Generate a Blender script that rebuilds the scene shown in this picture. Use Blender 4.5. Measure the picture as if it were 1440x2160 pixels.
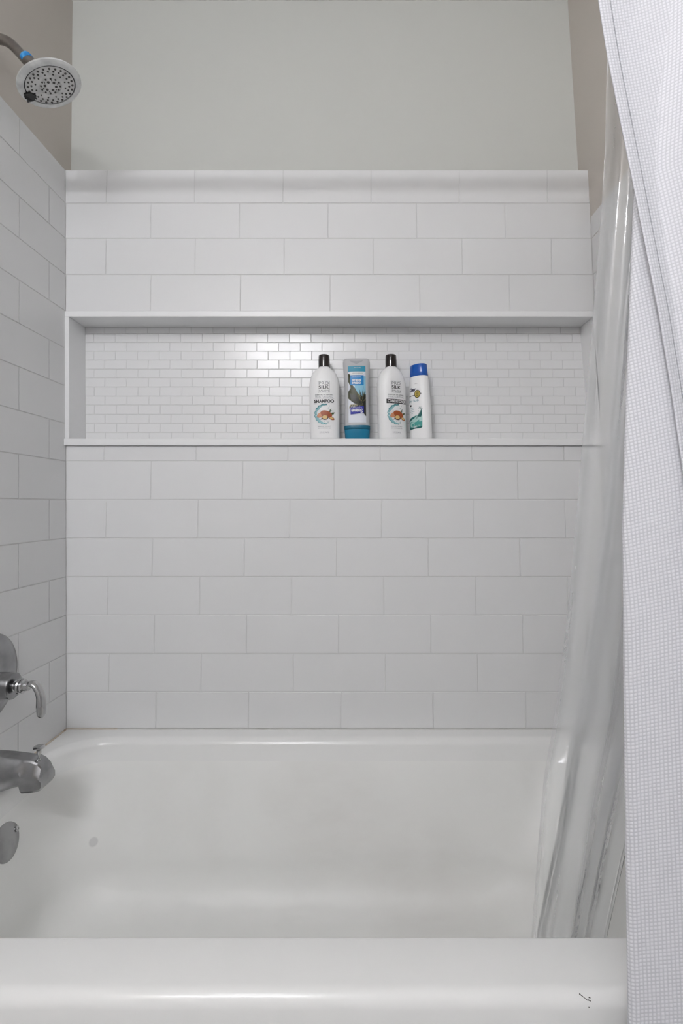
import bpy, bmesh, math, random
from mathutils import Vector, Matrix
random.seed(7)
for o in list(bpy.data.objects): bpy.data.objects.remove(o)
S = bpy.context.scene
C = S.collection

# ------------------------------------------------------------------ camera
EYE = Vector((0.0, -1.48, 1.046))
FPX, CX, CY = 1119.0, 755.0, 1014.0          # focal length and principal point in pixels of a 1440 x 2160 frame
PITCH = math.radians(2.62)
FWD = Vector((0, math.cos(PITCH), math.sin(PITCH)))
UPV = Vector((0, -math.sin(PITCH), math.cos(PITCH)))
cd = bpy.data.cameras.new('camera')
cam = bpy.data.objects.new('camera', cd); C.objects.link(cam)
cam.location = EYE
cam.rotation_euler = (math.radians(90) + PITCH, 0, 0)
cd.sensor_fit = 'VERTICAL'; cd.sensor_height = 36.0; cd.sensor_width = 24.0
cd.lens = 36.0 * FPX / 2160.0
cd.shift_x = (720.0 - CX) / 2160.0
cd.shift_y = (CY - 1080.0) / 2160.0
cd.clip_start = 0.02
S.camera = cam

# ------------------------------------------------------------------ world, exposure
w = bpy.data.worlds.new('world'); S.world = w; w.use_nodes = True
w.node_tree.nodes['Background'].inputs[0].default_value = (0.8, 0.82, 0.85, 1)
w.node_tree.nodes['Background'].inputs[1].default_value = 0.3
S.view_settings.view_transform = 'Standard'; S.view_settings.look = 'None'
S.view_settings.gamma = 1.0; S.view_settings.use_curve_mapping = False
S.view_settings.exposure = 0.27
BULB_STRENGTH = 330.0
FILL_STRENGTH = 7.5


def at(px, py, Y):
    """point of the place seen at pixel (px, py) on the upright plane at depth Y"""
    d = Vector(((px - CX) / FPX, 0, 0)) + FWD - UPV * ((py - CY) / FPX)
    return EYE + d * ((Y - EYE.y) / d.y)


def lin(r, g, b):
    f = lambda c: (c / 255.0 / 12.92) if c / 255.0 <= 0.04045 else ((c / 255.0 + 0.055) / 1.055) ** 2.4
    return (f(r), f(g), f(b), 1.0)


# ------------------------------------------------------------------ materials
def mat(name, rgb, rough=0.5, metal=0.0, spec=0.5, coat=0.0, noise=None, bump=None, trans=0.0):
    m = bpy.data.materials.new(name); m.use_nodes = True
    nt = m.node_tree; b = nt.nodes['Principled BSDF']
    b.inputs['Base Color'].default_value = lin(*rgb)
    b.inputs['Roughness'].default_value = rough
    b.inputs['Metallic'].default_value = metal
    b.inputs['Specular IOR Level'].default_value = spec
    b.inputs['Coat Weight'].default_value = coat
    b.inputs['Coat Roughness'].default_value = 0.08
    b.inputs['Transmission Weight'].default_value = trans
    tc = nt.nodes.new('ShaderNodeTexCoord')
    if noise:                                            # (scale, second colour, low, high)
        n = nt.nodes.new('ShaderNodeTexNoise'); n.inputs['Scale'].default_value = noise[0]
        n.inputs['Detail'].default_value = 5
        nt.links.new(tc.outputs['Object'], n.inputs['Vector'])
        r = nt.nodes.new('ShaderNodeValToRGB')
        r.color_ramp.elements[0].position = noise[2]; r.color_ramp.elements[1].position = noise[3]
        r.color_ramp.elements[0].color = lin(*rgb); r.color_ramp.elements[1].color = lin(*noise[1])
        nt.links.new(n.outputs['Fac'], r.inputs['Fac'])
        nt.links.new(r.outputs['Color'], b.inputs['Base Color'])
    if bump:                                             # (scale, strength, distance)
        n2 = nt.nodes.new('ShaderNodeTexNoise'); n2.inputs['Scale'].default_value = bump[0]
        n2.inputs['Detail'].default_value = 3
        nt.links.new(tc.outputs['Object'], n2.inputs['Vector'])
        bp = nt.nodes.new('ShaderNodeBump'); bp.inputs['Strength'].default_value = bump[1]
        bp.inputs['Distance'].default_value = bump[2]
        nt.links.new(n2.outputs['Fac'], bp.inputs['Height'])
        nt.links.new(bp.outputs['Normal'], b.inputs['Normal'])
    return m


def emis(name, rgb, strength):
    m = bpy.data.materials.new(name); m.use_nodes = True
    b = m.node_tree.nodes['Principled BSDF']
    b.inputs['Base Color'].default_value = lin(*rgb)
    b.inputs['Emission Color'].default_value = lin(*rgb)
    b.inputs['Emission Strength'].default_value = strength
    return m


M = {}
M['tile'] = mat('white_wall_tile', (234, 234, 234), 0.38, spec=0.4, bump=(9, 0.05, 0.004))
M['mosaic'] = mat('white_mosaic_tile', (238, 238, 238), 0.21, spec=0.5, bump=(14, 0.06, 0.003))
M['grout'] = mat('light_grey_grout', (224, 224, 223), 0.9, spec=0.2)
M['mosaic_grout'] = mat('mosaic_grout', (224, 224, 223), 0.9, spec=0.2)
M['solid'] = mat('white_solid_surface', (246, 246, 246), 0.32, spec=0.4)
M['paint_back'] = mat('grey_wall_paint', (213, 214, 209), 0.7, spec=0.25, bump=(60, 0.06, 0.002))
M['paint_side'] = mat('warm_grey_side_wall', (211, 204, 196), 0.6, spec=0.25, bump=(60, 0.06, 0.002))  # warmer grey than on the back wall
M['paint_room'] = mat('pale_room_paint', (240, 240, 240), 0.7, spec=0.2, bump=(60, 0.05, 0.002))
M['ceiling'] = mat('white_ceiling_paint', (240, 240, 239), 0.9, spec=0.1, bump=(80, 0.05, 0.002))
M['floor'] = mat('grey_floor_tile', (206, 206, 206), 0.35, noise=(3, (190, 190, 190), 0.35, 0.7))
M['enamel'] = mat('white_tub_enamel', (245, 245, 243), 0.16, spec=0.5)
M['enamel_worn'] = mat('worn_basin_enamel', (244, 244, 241), 0.42, spec=0.4, noise=(4.5, (234, 233, 229), 0.5, 0.95))
M['caulk_clean'] = mat('grey_white_caulk', (206, 205, 200), 0.7, noise=(14, (184, 182, 174), 0.5, 0.7))
M['caulk'] = mat('stained_caulk', (206, 196, 180), 0.7, noise=(22, (140, 112, 82), 0.56, 0.72))
M['nickel'] = mat('brushed_nickel', (172, 168, 164), 0.30, metal=1.0, noise=(35, (140, 136, 132), 0.4, 0.75))
M['chrome'] = mat('chrome', (190, 190, 190), 0.14, metal=1.0, noise=(25, (165, 165, 166), 0.4, 0.7))
M['spout'] = mat('satin_spout_metal', (160, 160, 161), 0.22, metal=1.0, noise=(25, (135, 135, 137), 0.4, 0.7))
M['showerface'] = mat('limescaled_grey_plastic', (222, 222, 220), 0.45, noise=(45, (190, 190, 188), 0.45, 0.72))
M['showerring'] = mat('limescaled_nickel_ring', (232, 233, 231), 0.42, metal=0.1, noise=(40, (205, 206, 205), 0.45, 0.7))
M['nozzle'] = mat('dark_rubber_nozzle', (78, 76, 73), 0.6)
M['black'] = mat('black_plastic', (14, 13, 13), 0.3)
M['bluetape'] = mat('blue_thread_tape', (36, 132, 205), 0.45, noise=(90, (90, 172, 226), 0.45, 0.7))
M['cap_black'] = mat('dark_brown_cap', (26, 16, 14), 0.2, coat=0.4)
M['bottle_white'] = mat('white_bottle_plastic', (252, 252, 252), 0.38)
M['bottle_frost'] = mat('frosted_clear_plastic', (196, 197, 199), 0.3)
M['cap_teal'] = mat('teal_cap', (24, 122, 158), 0.35)
M['cap_teal_dark'] = mat('deep_teal_cap', (12, 100, 128), 0.35)
M['cap_blue'] = mat('glossy_blue_cap', (10, 84, 178), 0.15, coat=0.5)
for k, rgb in dict(ink=(26, 26, 28), ink_grey=(120, 122, 126), ink_pale=(168, 170, 175), ink_white=(240, 240, 240),
                   splash=(150, 196, 202), splash_dark=(70, 138, 146), nut=(162, 80, 40), nut_light=(206, 142, 106),
                   nut_dark=(74, 38, 26), kernel=(224, 190, 128), leaf=(74, 92, 58), label_white=(228, 232, 240),
                   label_cyan=(30, 140, 170), label_blue=(0, 124, 190), label_sky=(140, 196, 220), palm_dark=(26, 28, 14),
                   palm_mid=(60, 62, 34), palm_light=(150, 140, 92), label_navy=(24, 30, 150), gold=(196, 176, 84),
                   teal_ink=(40, 130, 148), wave_dark=(22, 98, 96), wave_mid=(70, 158, 150), wave_light=(176, 214, 208),
                   navy_ink=(24, 24, 70)).items():
    M[k] = mat('print_' + k, rgb, 0.4)


def fabric_material():
    m = bpy.data.materials.new('white_waffle_fabric'); m.use_nodes = True
    nt = m.node_tree; b = nt.nodes['Principled BSDF']
    b.inputs['Roughness'].default_value = 0.85; b.inputs['Specular IOR Level'].default_value = 0.15
    b.inputs['Sheen Weight'].default_value = 0.1
    uv = nt.nodes.new('ShaderNodeUVMap'); uv.uv_map = 'UVMap'
    sep = nt.nodes.new('ShaderNodeSeparateXYZ'); nt.links.new(uv.outputs['UV'], sep.inputs[0])

    def cell(out):
        a = nt.nodes.new('ShaderNodeMath'); a.operation = 'MULTIPLY'; a.inputs[1].default_value = math.pi / 0.0043
        nt.links.new(out, a.inputs[0])
        s = nt.nodes.new('ShaderNodeMath'); s.operation = 'SINE'; nt.links.new(a.outputs[0], s.inputs[0])
        ab = nt.nodes.new('ShaderNodeMath'); ab.operation = 'ABSOLUTE'; nt.links.new(s.outputs[0], ab.inputs[0])
        return ab.outputs[0]
    mul = nt.nodes.new('ShaderNodeMath'); mul.operation = 'MULTIPLY'
    nt.links.new(cell(sep.outputs[0]), mul.inputs[0]); nt.links.new(cell(sep.outputs[1]), mul.inputs[1])
    r = nt.nodes.new('ShaderNodeValToRGB')                # shade in the weave put into the colour: low ground a little greyer
    r.color_ramp.elements[0].color = lin(208, 209, 214); r.color_ramp.elements[1].color = lin(234, 234, 239)
    r.color_ramp.elements[0].position = 0.05; r.color_ramp.elements[1].position = 0.75
    nt.links.new(mul.outputs[0], r.inputs['Fac']); nt.links.new(r.outputs['Color'], b.inputs['Base Color'])
    bp = nt.nodes.new('ShaderNodeBump'); bp.inputs['Strength'].default_value = 0.35; bp.inputs['Distance'].default_value = 0.0010
    nt.links.new(mul.outputs[0], bp.inputs['Height']); nt.links.new(bp.outputs['Normal'], b.inputs['Normal'])
    return m


def liner_material():
    m = bpy.data.materials.new('clear_vinyl'); m.use_nodes = True
    nt = m.node_tree; b = nt.nodes['Principled BSDF']; out = nt.nodes['Material Output']
    pass
    tr = nt.nodes.new('ShaderNodeBsdfTransparent'); tr.inputs[0].default_value = (0.98, 0.98, 0.985, 1)
    tl = nt.nodes.new('ShaderNodeBsdfTranslucent'); tl.inputs[0].default_value = lin(250, 251, 252)
    tc = nt.nodes.new('ShaderNodeTexCoord')
    n = nt.nodes.new('ShaderNodeTexNoise'); n.inputs['Scale'].default_value = 18; n.inputs['Detail'].default_value = 4
    nt.links.new(tc.outputs['Object'], n.inputs['Vector'])
    bp = nt.nodes.new('ShaderNodeBump'); bp.inputs['Strength'].default_value = 0.18; bp.inputs['Distance'].default_value = 0.01
    nt.links.new(n.outputs['Fac'], bp.inputs['Height']); m1 = nt.nodes.new('ShaderNodeMixShader'); m1.inputs[0].default_value = 0.3
    df = nt.nodes.new('ShaderNodeBsdfDiffuse'); df.inputs[0].default_value = lin(250, 251, 252)
    nt.links.new(df.outputs[0], m1.inputs[1]); nt.links.new(tl.outputs[0], m1.inputs[2])
    m2 = nt.nodes.new('ShaderNodeMixShader'); m2.inputs[0].default_value = 0.27
    nt.links.new(tr.outputs[0], m2.inputs[1]); nt.links.new(m1.outputs[0], m2.inputs[2])
    fr = nt.nodes.new('ShaderNodeFresnel'); fr.inputs['IOR'].default_value = 1.45
    nt.links.new(bp.outputs['Normal'], fr.inputs['Normal'])
    gl = nt.nodes.new('ShaderNodeBsdfGlossy'); gl.inputs['Roughness'].default_value = 0.09
    gl.inputs['Color'].default_value = (1, 1, 1, 1); nt.links.new(bp.outputs['Normal'], gl.inputs['Normal'])
    m3 = nt.nodes.new('ShaderNodeMixShader')
    nt.links.new(fr.outputs[0], m3.inputs[0]); nt.links.new(m2.outputs[0], m3.inputs[1]); nt.links.new(gl.outputs[0], m3.inputs[2])
    nt.links.new(m3.outputs[0], out.inputs['Surface'])
    nt.nodes.remove(b)
    return m


M['fabric'] = fabric_material(); M['liner'] = liner_material()


# ------------------------------------------------------------------ helpers
def link(name, me, parent=None):
    o = bpy.data.objects.new(name, me); C.objects.link(o)
    if parent is not None:
        o.parent = parent
    return o


def mesh(name, verts, faces, m, parent=None, smooth=False, world=False):
    """one mesh object; world=True: vertices are world coordinates although it has a parent"""
    me = bpy.data.meshes.new(name); me.from_pydata([tuple(v) for v in verts], [], faces); me.update()
    if m: me.materials.append(m)
    if smooth:
        me.polygons.foreach_set('use_smooth', [True] * len(me.polygons))
    o = link(name, me, parent)
    if world and parent is not None:
        o.matrix_parent_inverse = Matrix.Translation(-parent_loc(parent))
    return o


def parent_loc(p):
    v = Vector(p.location)
    return v


def from_bm(name, bm, m, parent=None, smooth=False, world=False):
    me = bpy.data.meshes.new(name); bmesh.ops.recalc_face_normals(bm, faces=bm.faces); bm.to_mesh(me); bm.free()
    if m: me.materials.append(m)
    if smooth: me.polygons.foreach_set('use_smooth', [True] * len(me.polygons))
    o = link(name, me, parent)
    if world and parent is not None: o.matrix_parent_inverse = Matrix.Translation(-parent_loc(parent))
    return o


def add_box(bm, lo, hi):
    vs = [bm.verts.new((x, y, z)) for x in (lo[0], hi[0]) for y in (lo[1], hi[1]) for z in (lo[2], hi[2])]
    for f in ((0, 1, 3, 2), (4, 6, 7, 5), (0, 4, 5, 1), (2, 3, 7, 6), (0, 2, 6, 4), (1, 5, 7, 3)):
        bm.faces.new([vs[i] for i in f])


def box_obj(name, lo, hi, m, parent=None, bevel=0.0, world=False):
    bm = bmesh.new(); add_box(bm, lo, hi)
    if bevel: bmesh.ops.bevel(bm, geom=list(bm.edges), offset=bevel, segments=2, affect='EDGES', profile=0.5)
    return from_bm(name, bm, m, parent, False, world)


def hexa(name, pts, m, parent=None):
    """box from 8 corner points: 4 of one face, then the 4 opposite"""
    bm = bmesh.new(); v = [bm.verts.new(p) for p in pts]
    for f in ((0, 1, 2, 3), (7, 6, 5, 4), (0, 4, 5, 1), (1, 5, 6, 2), (2, 6, 7, 3), (3, 7, 4, 0)):
        bm.faces.new([v[i] for i in f])
    return from_bm(name, bm, m, parent)


def thing(name, label, cat, loc=(0, 0, 0), group=None):
    o = bpy.data.objects.new(name, None); C.objects.link(o); o.location = loc
    o.empty_display_size = 0.05
    return tag(o, label, cat, group)


def tag(o, label, cat, group=None, kind=None):
    o['label'] = label; o['category'] = cat
    if group: o['group'] = group
    if kind: o['kind'] = kind
    return o


def structure(o, label, cat):
    return tag(o, label, cat, kind='structure')


def rings_mesh(rings, close=True, cap0=True, cap1=True):
    n = len(rings[0]); verts = [p for r in rings for p in r]; faces = []
    for i in range(len(rings) - 1):
        for j in range(n if close else n - 1):
            k = (j + 1) % n
            faces.append((i * n + j, i * n + k, (i + 1) * n + k, (i + 1) * n + j))
    if cap0: faces.append(tuple(range(n - 1, -1, -1)))
    if cap1: faces.append(tuple((len(rings) - 1) * n + j for j in range(n)))
    return verts, faces


def frame_of(axis):
    a = Vector(axis).normalized()
    u = a.cross(Vector((0, 0, 1)))
    if u.length < 1e-3: u = Vector((1, 0, 0))
    u.normalize(); return a, u, a.cross(u).normalized()


def lathe(name, origin, axis, profile, m, parent=None, segs=40, world=True, cap=True):
    """profile: (distance along axis, radius)"""
    a, u, v = frame_of(axis); o = Vector(origin)
    rings = [[o + a * d + (u * math.cos(2 * math.pi * j / segs) + v * math.sin(2 * math.pi * j / segs)) * max(r, 1e-5)
              for j in range(segs)] for d, r in profile]
    vs, fs = rings_mesh(rings, True, cap, cap)
    ob = mesh(name, vs, fs, m, parent, True, world)
    return finish(ob)


def finish(ob, angle=40):
    bm = bmesh.new(); bm.from_mesh(ob.data); bmesh.ops.recalc_face_normals(bm, faces=bm.faces)
    for e in bm.edges:
        if len(e.link_faces) == 2:
            e.smooth = e.calc_face_angle(0) < math.radians(angle)
    bm.to_mesh(ob.data); bm.free()
    return ob


def tube(name, pts, radii, m, parent=None, segs=16, flat=1.0, world=True, sub=6):
    """smooth tube through points (Catmull-Rom), radius per point, flat = squash along the second axis"""
    P = [Vector(p) for p in pts]; out = []
    for i in range(len(P) - 1):
        p0, p1, p2, p3 = P[max(i - 1, 0)], P[i], P[i + 1], P[min(i + 2, len(P) - 1)]
        for s in range(sub):
            t = s / sub
            q = 0.5 * ((2 * p1) + (p2 - p0) * t + (2 * p0 - 5 * p1 + 4 * p2 - p3) * t * t + (3 * p1 - p0 - 3 * p2 + p3) * t ** 3)
            out.append((q, radii[i] * (1 - t) + radii[i + 1] * t))
    out.append((P[-1], radii[-1]))
    rings = []
    for i, (q, r) in enumerate(out):
        d = (out[min(i + 1, len(out) - 1)][0] - out[max(i - 1, 0)][0]).normalized()
        u = Vector((0, 1, 0)); u = (u - d * u.dot(d)).normalized(); v = d.cross(u)
        rings.append([q + u * math.cos(2 * math.pi * j / segs) * r + v * math.sin(2 * math.pi * j / segs) * r * flat for j in range(segs)])
    vs, fs = rings_mesh(rings)
    return finish(mesh(name, vs, fs, m, parent, True, world), 60)


def lerp_table(tab, y):
    """tab: list of (y, x) increasing in y"""
    if y <= tab[0][0]:
        a, b = tab[0], tab[1]
    elif y >= tab[-1][0]:
        a, b = tab[-2], tab[-1]
    else:
        for a, b in zip(tab, tab[1:]):
            if a[0] <= y <= b[0]: break
    return a[1] + (b[1] - a[1]) * (y - a[0]) / (b[0] - a[0])


# ------------------------------------------------------------------ setting
# the alcove's side walls stand a little out of plumb
pL0, pL1 = at(138, 359, 0), at(140, 1538, 0)
pR0, pR1 = at(1241, 359, 0), at(1292, 1538, 0)
xl = lambda z: pL0.x + (pL1.x - pL0.x) * (z - pL0.z) / (pL1.z - pL0.z)
xr = lambda z: pR0.x + (pR1.x - pR0.x) * (z - pR0.z) / (pR1.z - pR0.z)
ZTOP = at(700, 358.5, 0).z                    # top of the tiled surround
ZRIM = at(700, 1538, 0).z                     # tub deck
ZCEIL = at(500, 1.5, 0.06).z
YP = 0.06                                     # painted back wall plane
YF = -2.55                                    # wall behind the camera
XROOM = 1.75
YOPEN = -0.86                                 # where the alcove ends

# floor and ceiling of the bathroom
structure(box_obj('floor', (-1.2, YF, -0.05), (XROOM, 0.12, 0.0), M['floor']), 'grey tiled bathroom floor', 'floor')
structure(box_obj('ceiling', (-1.2, YF, ZCEIL), (XROOM, 0.2, ZCEIL + 0.05), M['ceiling']), 'white painted bathroom ceiling', 'ceiling')
# painted walls: corner lines read on the painted plane
a0, a1 = at(153, 3, YP), at(150, 358, YP)
b0, b1 = at(1197, 3, YP), at(1219, 358, YP)
def line_x(p, q, z): return p.x + (q.x - p.x) * (z - p.z) / (q.z - p.z)
zt, zb = ZCEIL, ZTOP - 0.06
structure(box_obj('wall_back', (-1.0, YP, zb), (1.0, YP + 0.1, zt), M['paint_back']),
          'grey-green painted wall above the tiled back of the alcove', 'wall')
def side_wall(name, sgn, p, q, y0, y1, z0, z1, thick, m):
    x0, x1 = line_x(p, q, z0), line_x(p, q, z1)
    return hexa(name, [(x0, y0, z0), (x0, y1, z0), (x1, y1, z1), (x1, y0, z1),
                       (x0 + sgn * thick, y0, z0), (x0 + sgn * thick, y1, z0), (x1 + sgn * thick, y1, z1), (x1 + sgn * thick, y0, z1)], m)
structure(side_wall('wall_left', -1, a0, a1, YF, YP, 0.0, zt, 0.1, M['paint_side']),
          'warm grey painted wall behind the shower head', 'wall')
structure(side_wall('wall_right', 1, b0, b1, YOPEN, YP, 0.0, zt, 0.12, M['paint_side']),
          'warm grey painted wall beside the curtain, above the tiles', 'wall')
structure(box_obj('wall_return', (0.86, YOPEN, 0), (XROOM, YOPEN + 0.1, zt), M['paint_room']), 'pale bathroom wall right of the tub alcove', 'wall')
structure(box_obj('wall_side', (XROOM, YF, 0), (XROOM + 0.1, YOPEN, zt), M['paint_room']), 'pale bathroom wall on the far right', 'wall')
structure(box_obj('wall_front', (-1.2, YF - 0.1, 0), (XROOM, YF, zt), M['paint_room']), 'pale bathroom wall facing the tub', 'wall')

# ---- niche opening (read off the front plane)
YN = 0.085                                    # mosaic plane inside the niche
nl0, nl1 = at(147, 671, 0), at(147.5, 926, 0)
nr0, nr1 = at(1249, 667.5, 0), at(1271, 926, 0)
ZN1 = at(700, 669, 0).z; ZN0 = at(700, 926, 0).z
ZF1 = at(700, 657, 0).z; ZF0 = at(700, 940, 0).z
XN0 = (nl0.x + nl1.x) / 2; XN1 = (nr0.x + nr1.x) / 2

# ---- tiled backing walls with the tiles as parts
G = 0.0014                                    # joint depth
def poly_prism(name, pts, y0, y1, m, parent=None):
    n = len(pts); vs = [(x, y0, z) for x, z in pts] + [(x, y1, z) for x, z in pts]
    fs = [tuple(range(n)), tuple(range(2 * n - 1, n - 1, -1))] + [(i, (i + 1) % n + 0, n + (i + 1) % n, n + i) for i in range(n)]
    bm = bmesh.new(); V = [bm.verts.new(v) for v in vs]
    for f in fs: bm.faces.new([V[i] for i in f])
    return bm
bm = bmesh.new()
zlow = ZRIM + 0.0002
for (z0, z1, xa, xb) in ((zlow, ZF0 + 0.001, None, None), (ZF1 - 0.001, ZTOP, None, None), (ZF0, ZF1, None, min(nl0.x, nl1.x) - 0.006), (ZF0, ZF1, nr1.x + 0.012, None)):
    pts = [(xl(z0) - 0.01 if xa is None else xa, z0), (xr(z0) + 0.01 if xb is None else xb, z0),
           (xr(z1) + 0.01 if xb is None else xb, z1), (xl(z1) - 0.01 if xa is None else xa, z1)]
    b2 = poly_prism('x', pts, G, YP, None)
    me = bpy.data.meshes.new('tmp'); b2.to_mesh(me); b2.free(); bm.from_mesh(me); bpy.data.meshes.remove(me)
wall_tiled = structure(from_bm('wall_back_tiled', bm, M['grout']), 'white tiled back wall of the tub alcove with a long niche', 'wall')

TW, TH = 0.256, 0.1075
GAP = 0.0021
def tile_mesh(name, w, h, t, bev, m):
    bm = bmesh.new(); add_box(bm, (-w / 2, 0, -h / 2), (w / 2, t, h / 2))
    ed = [e for e in bm.edges if all(abs(v.co.y) < 1e-6 for v in e.verts)]
    bmesh.ops.bevel(bm, geom=ed, offset=bev, segments=2, affect='EDGES', profile=0.5)
    bmesh.ops.recalc_face_normals(bm, faces=bm.faces)
    me = bpy.data.meshes.new(name); bm.to_mesh(me); bm.free(); me.materials.append(m)
    return me
tile_me = tile_mesh('tile', TW, TH, 0.003, 0.0009, M['tile'])
def put_tile(parent, me, w0, h0, xa, xb, z0, z1, y, name='tile', gap=GAP, place=None):
    o = link(name, me, parent)
    o.scale = ((xb - xa - gap) / w0, 1, (z1 - z0 - gap) / h0)
    if place is None:
        o.location = ((xa + xb) / 2, y, (z0 + z1) / 2)
    else:
        place(o, (xa + xb) / 2, (z0 + z1) / 2)
    return o

ROWS_PX = [(358.5, 428.5, 225, 185.8), (428.5, 503, 318, 186.8), (503, 579.5, 223.5, 187.8), (579.5, 657, 318, 189.0),
           (940, 972.5, 219, 194.0), (972.5, 1054, 318, 193.3), (1054, 1135.3, 223.5, 193.6), (1135.3, 1216.5, 321, 194.0),
           (1216.5, 1297.5, 227, 194.0), (1297.5, 1378.7, 325, 194.3), (1378.7, 1459.5, 229.5, 194.3), (1459.5, 1537.5, 329, 194.8)]
for y0, y1, x0, pitch in ROWS_PX:
    ym = (y0 + y1) / 2
    z1, z0 = at(700, y0, 0).z, at(700, y1, 0).z
    zm = (z0 + z1) / 2
    joints = [xl(zm)] + [at(x0 + pitch * k, ym, 0).x for k in range(-1, 7)] + [xr(zm)]
    joints = sorted(j for j in joints if xl(zm) <= j <= xr(zm))
    for xa, xb in zip(joints, joints[1:]):
        if xb - xa > 0.012: put_tile(wall_tiled, tile_me, TW, TH, xa, xb, z0, z1, 0.0)

# rows of the side walls run on past the niche
rows_z = [at(700, y, 0).z for y in (358.5, 428.5, 503, 579.5, 656, 735, 814, 893.5, 973, 1054, 1135.3, 1216.5, 1297.5, 1378.7, 1459.5, 1537.5)]
def side_tiles(name, xf, sgn, label, phase):
    """sgn: +1 the face looks to +X (left wall), -1 the right wall"""
    z0, z1 = zlow, ZTOP
    xa, xb = xf(z0) - sgn * G, xf(z1) - sgn * G
    t = 0.011 * -sgn
    wall = hexa(name, [(xa, YOPEN + 0.0, z0), (xa, G, z0), (xb, G, z1), (xb, YOPEN + 0.0, z1),
                       (xa + t, YOPEN, z0), (xa + t, G, z0), (xb + t, G, z1), (xb + t, YOPEN, z1)], M['grout'])
    structure(wall, label, 'wall')
    lean = math.atan2(xf(1.0) - xf(0.0), 1.0)
    for i, (zt_, zb_) in enumerate(zip(rows_z, rows_z[1:])):
        first = -0.206 if (i + phase) % 2 == 0 else -0.08
        joints = [0.0] + [first - TW * k for k in range(5)]
        joints = [j for j in joints if j > YOPEN + 0.02] + [YOPEN]
        for ya, yb in zip(joints, joints[1:]):
            def place(o, c, z):
                R = Matrix.Rotation(lean, 4, 'Y') @ Matrix.Rotation(sgn * math.pi / 2, 4, 'Z')
                o.rotation_euler = R.to_euler()
                o.location = (xf(z), c, z)
            o = link('tile', tile_me, wall)
            o.scale = ((ya - yb - GAP) / TW, 1, (zt_ - zb_ - GAP) / TH)
            place(o, (ya + yb) / 2, (zt_ + zb_) / 2)
    return wall
side_tiles('wall_left_tiled', xl, 1, 'white tiled end wall carrying the valve and spout', 0)
side_tiles('wall_right_tiled', xr, -1, 'white tiled end wall behind the clear liner', 0)

# ---- niche: frame, cheeks and mosaic back are parts of the tiled wall
YFR = -0.0045                                 # the frame stands this far proud of the tiles
frame = mesh('niche_frame', [], [], None, wall_tiled)
def frame_piece(name, quad, y0, y1, bev=0.0015):
    b = poly_prism('x', quad, y0, y1, None)
    bmesh.ops.recalc_face_normals(b, faces=b.faces)
    bmesh.ops.bevel(b, geom=list(b.edges), offset=bev, segments=2, affect='EDGES', profile=0.5)
    return from_bm(name, b, M['solid'], frame)
def jx(p, q, z): return p.x + (q.x - p.x) * (z - p.z) / (q.z - p.z)
zj0, zj1 = ZN0 - 0.002, ZN1 + 0.002
frame_piece('niche_head', [(xl(ZN1) - 0.001, ZN1), (xr(ZN1), ZN1), (xr(ZF1), ZF1), (xl(ZF1) - 0.001, ZF1)], YFR, YN + 0.012)
frame_piece('niche_sill', [(xl(ZF0) - 0.001, ZF0), (xr(ZF0), ZF0), (xr(ZN0), ZN0), (xl(ZN0) - 0.001, ZN0)], YFR - 0.0055, YN + 0.012)
frame_piece('niche_jamb', [(xl(ZN0) - 0.001, ZN0), (jx(nl0, nl1, ZN0), ZN0), (jx(nl0, nl1, ZN1), ZN1), (xl(ZN1) - 0.001, ZN1)], YFR, YN + 0.012)
frame_piece('niche_jamb', [(jx(nr0, nr1, ZN0), ZN0), (xr(ZN0), ZN0), (xr(ZN1), ZN1), (jx(nr0, nr1, ZN1), ZN1)], YFR, YN + 0.012)
mos = box_obj('niche_back', (XN0 - 0.03, YN + 0.0010, ZN0 - 0.004), (XN1 + 0.04, YN + 0.012, ZN1 + 0.004), M['mosaic_grout'], wall_tiled)
MW, MH = 0.0645, 0.0267
mos_me = tile_mesh('mosaic_tile', MW, MH, 0.003, 0.0007, M['mosaic'])
mrow = [at(700, y, YN).z for y in (685, 703.6, 722.6, 741, 759.6, 778.7, 797.2, 816.5, 835.6, 854.4, 874, 893.4, 912.5, 931.5)]
for i, (zt_, zb_) in enumerate(zip(mrow, mrow[1:])):
    z1, z0 = min(zt_, ZN1), max(zb_, ZN0)
    zm = (zt_ + zb_) / 2
    ymid = 694 + 19.05 * i
    x0 = 197.5 + 0.012 * (ymid - 713) if i % 2 == 1 else 220 + 0.012 * (ymid - 732)
    pitch = 45.85 + 0.0022 * (ymid - 713)
    js = [at(x0 + pitch * k, ymid, YN).x for k in range(-2, 26)]
    lo, hi = jx(nl0, nl1, zm), jx(nr0, nr1, zm) + 0.001
    js = [lo] + [j for j in js if lo + 0.004 < j < hi - 0.004] + [hi]
    for xa, xb in zip(js, js[1:]):
        o = put_tile(mos, mos_me, MW, MH, xa, xb, z0, z1, YN, 'tile', 0.0015)
        o.rotation_euler = (random.gauss(0, 0.006), 0, random.gauss(0, 0.006))

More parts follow.
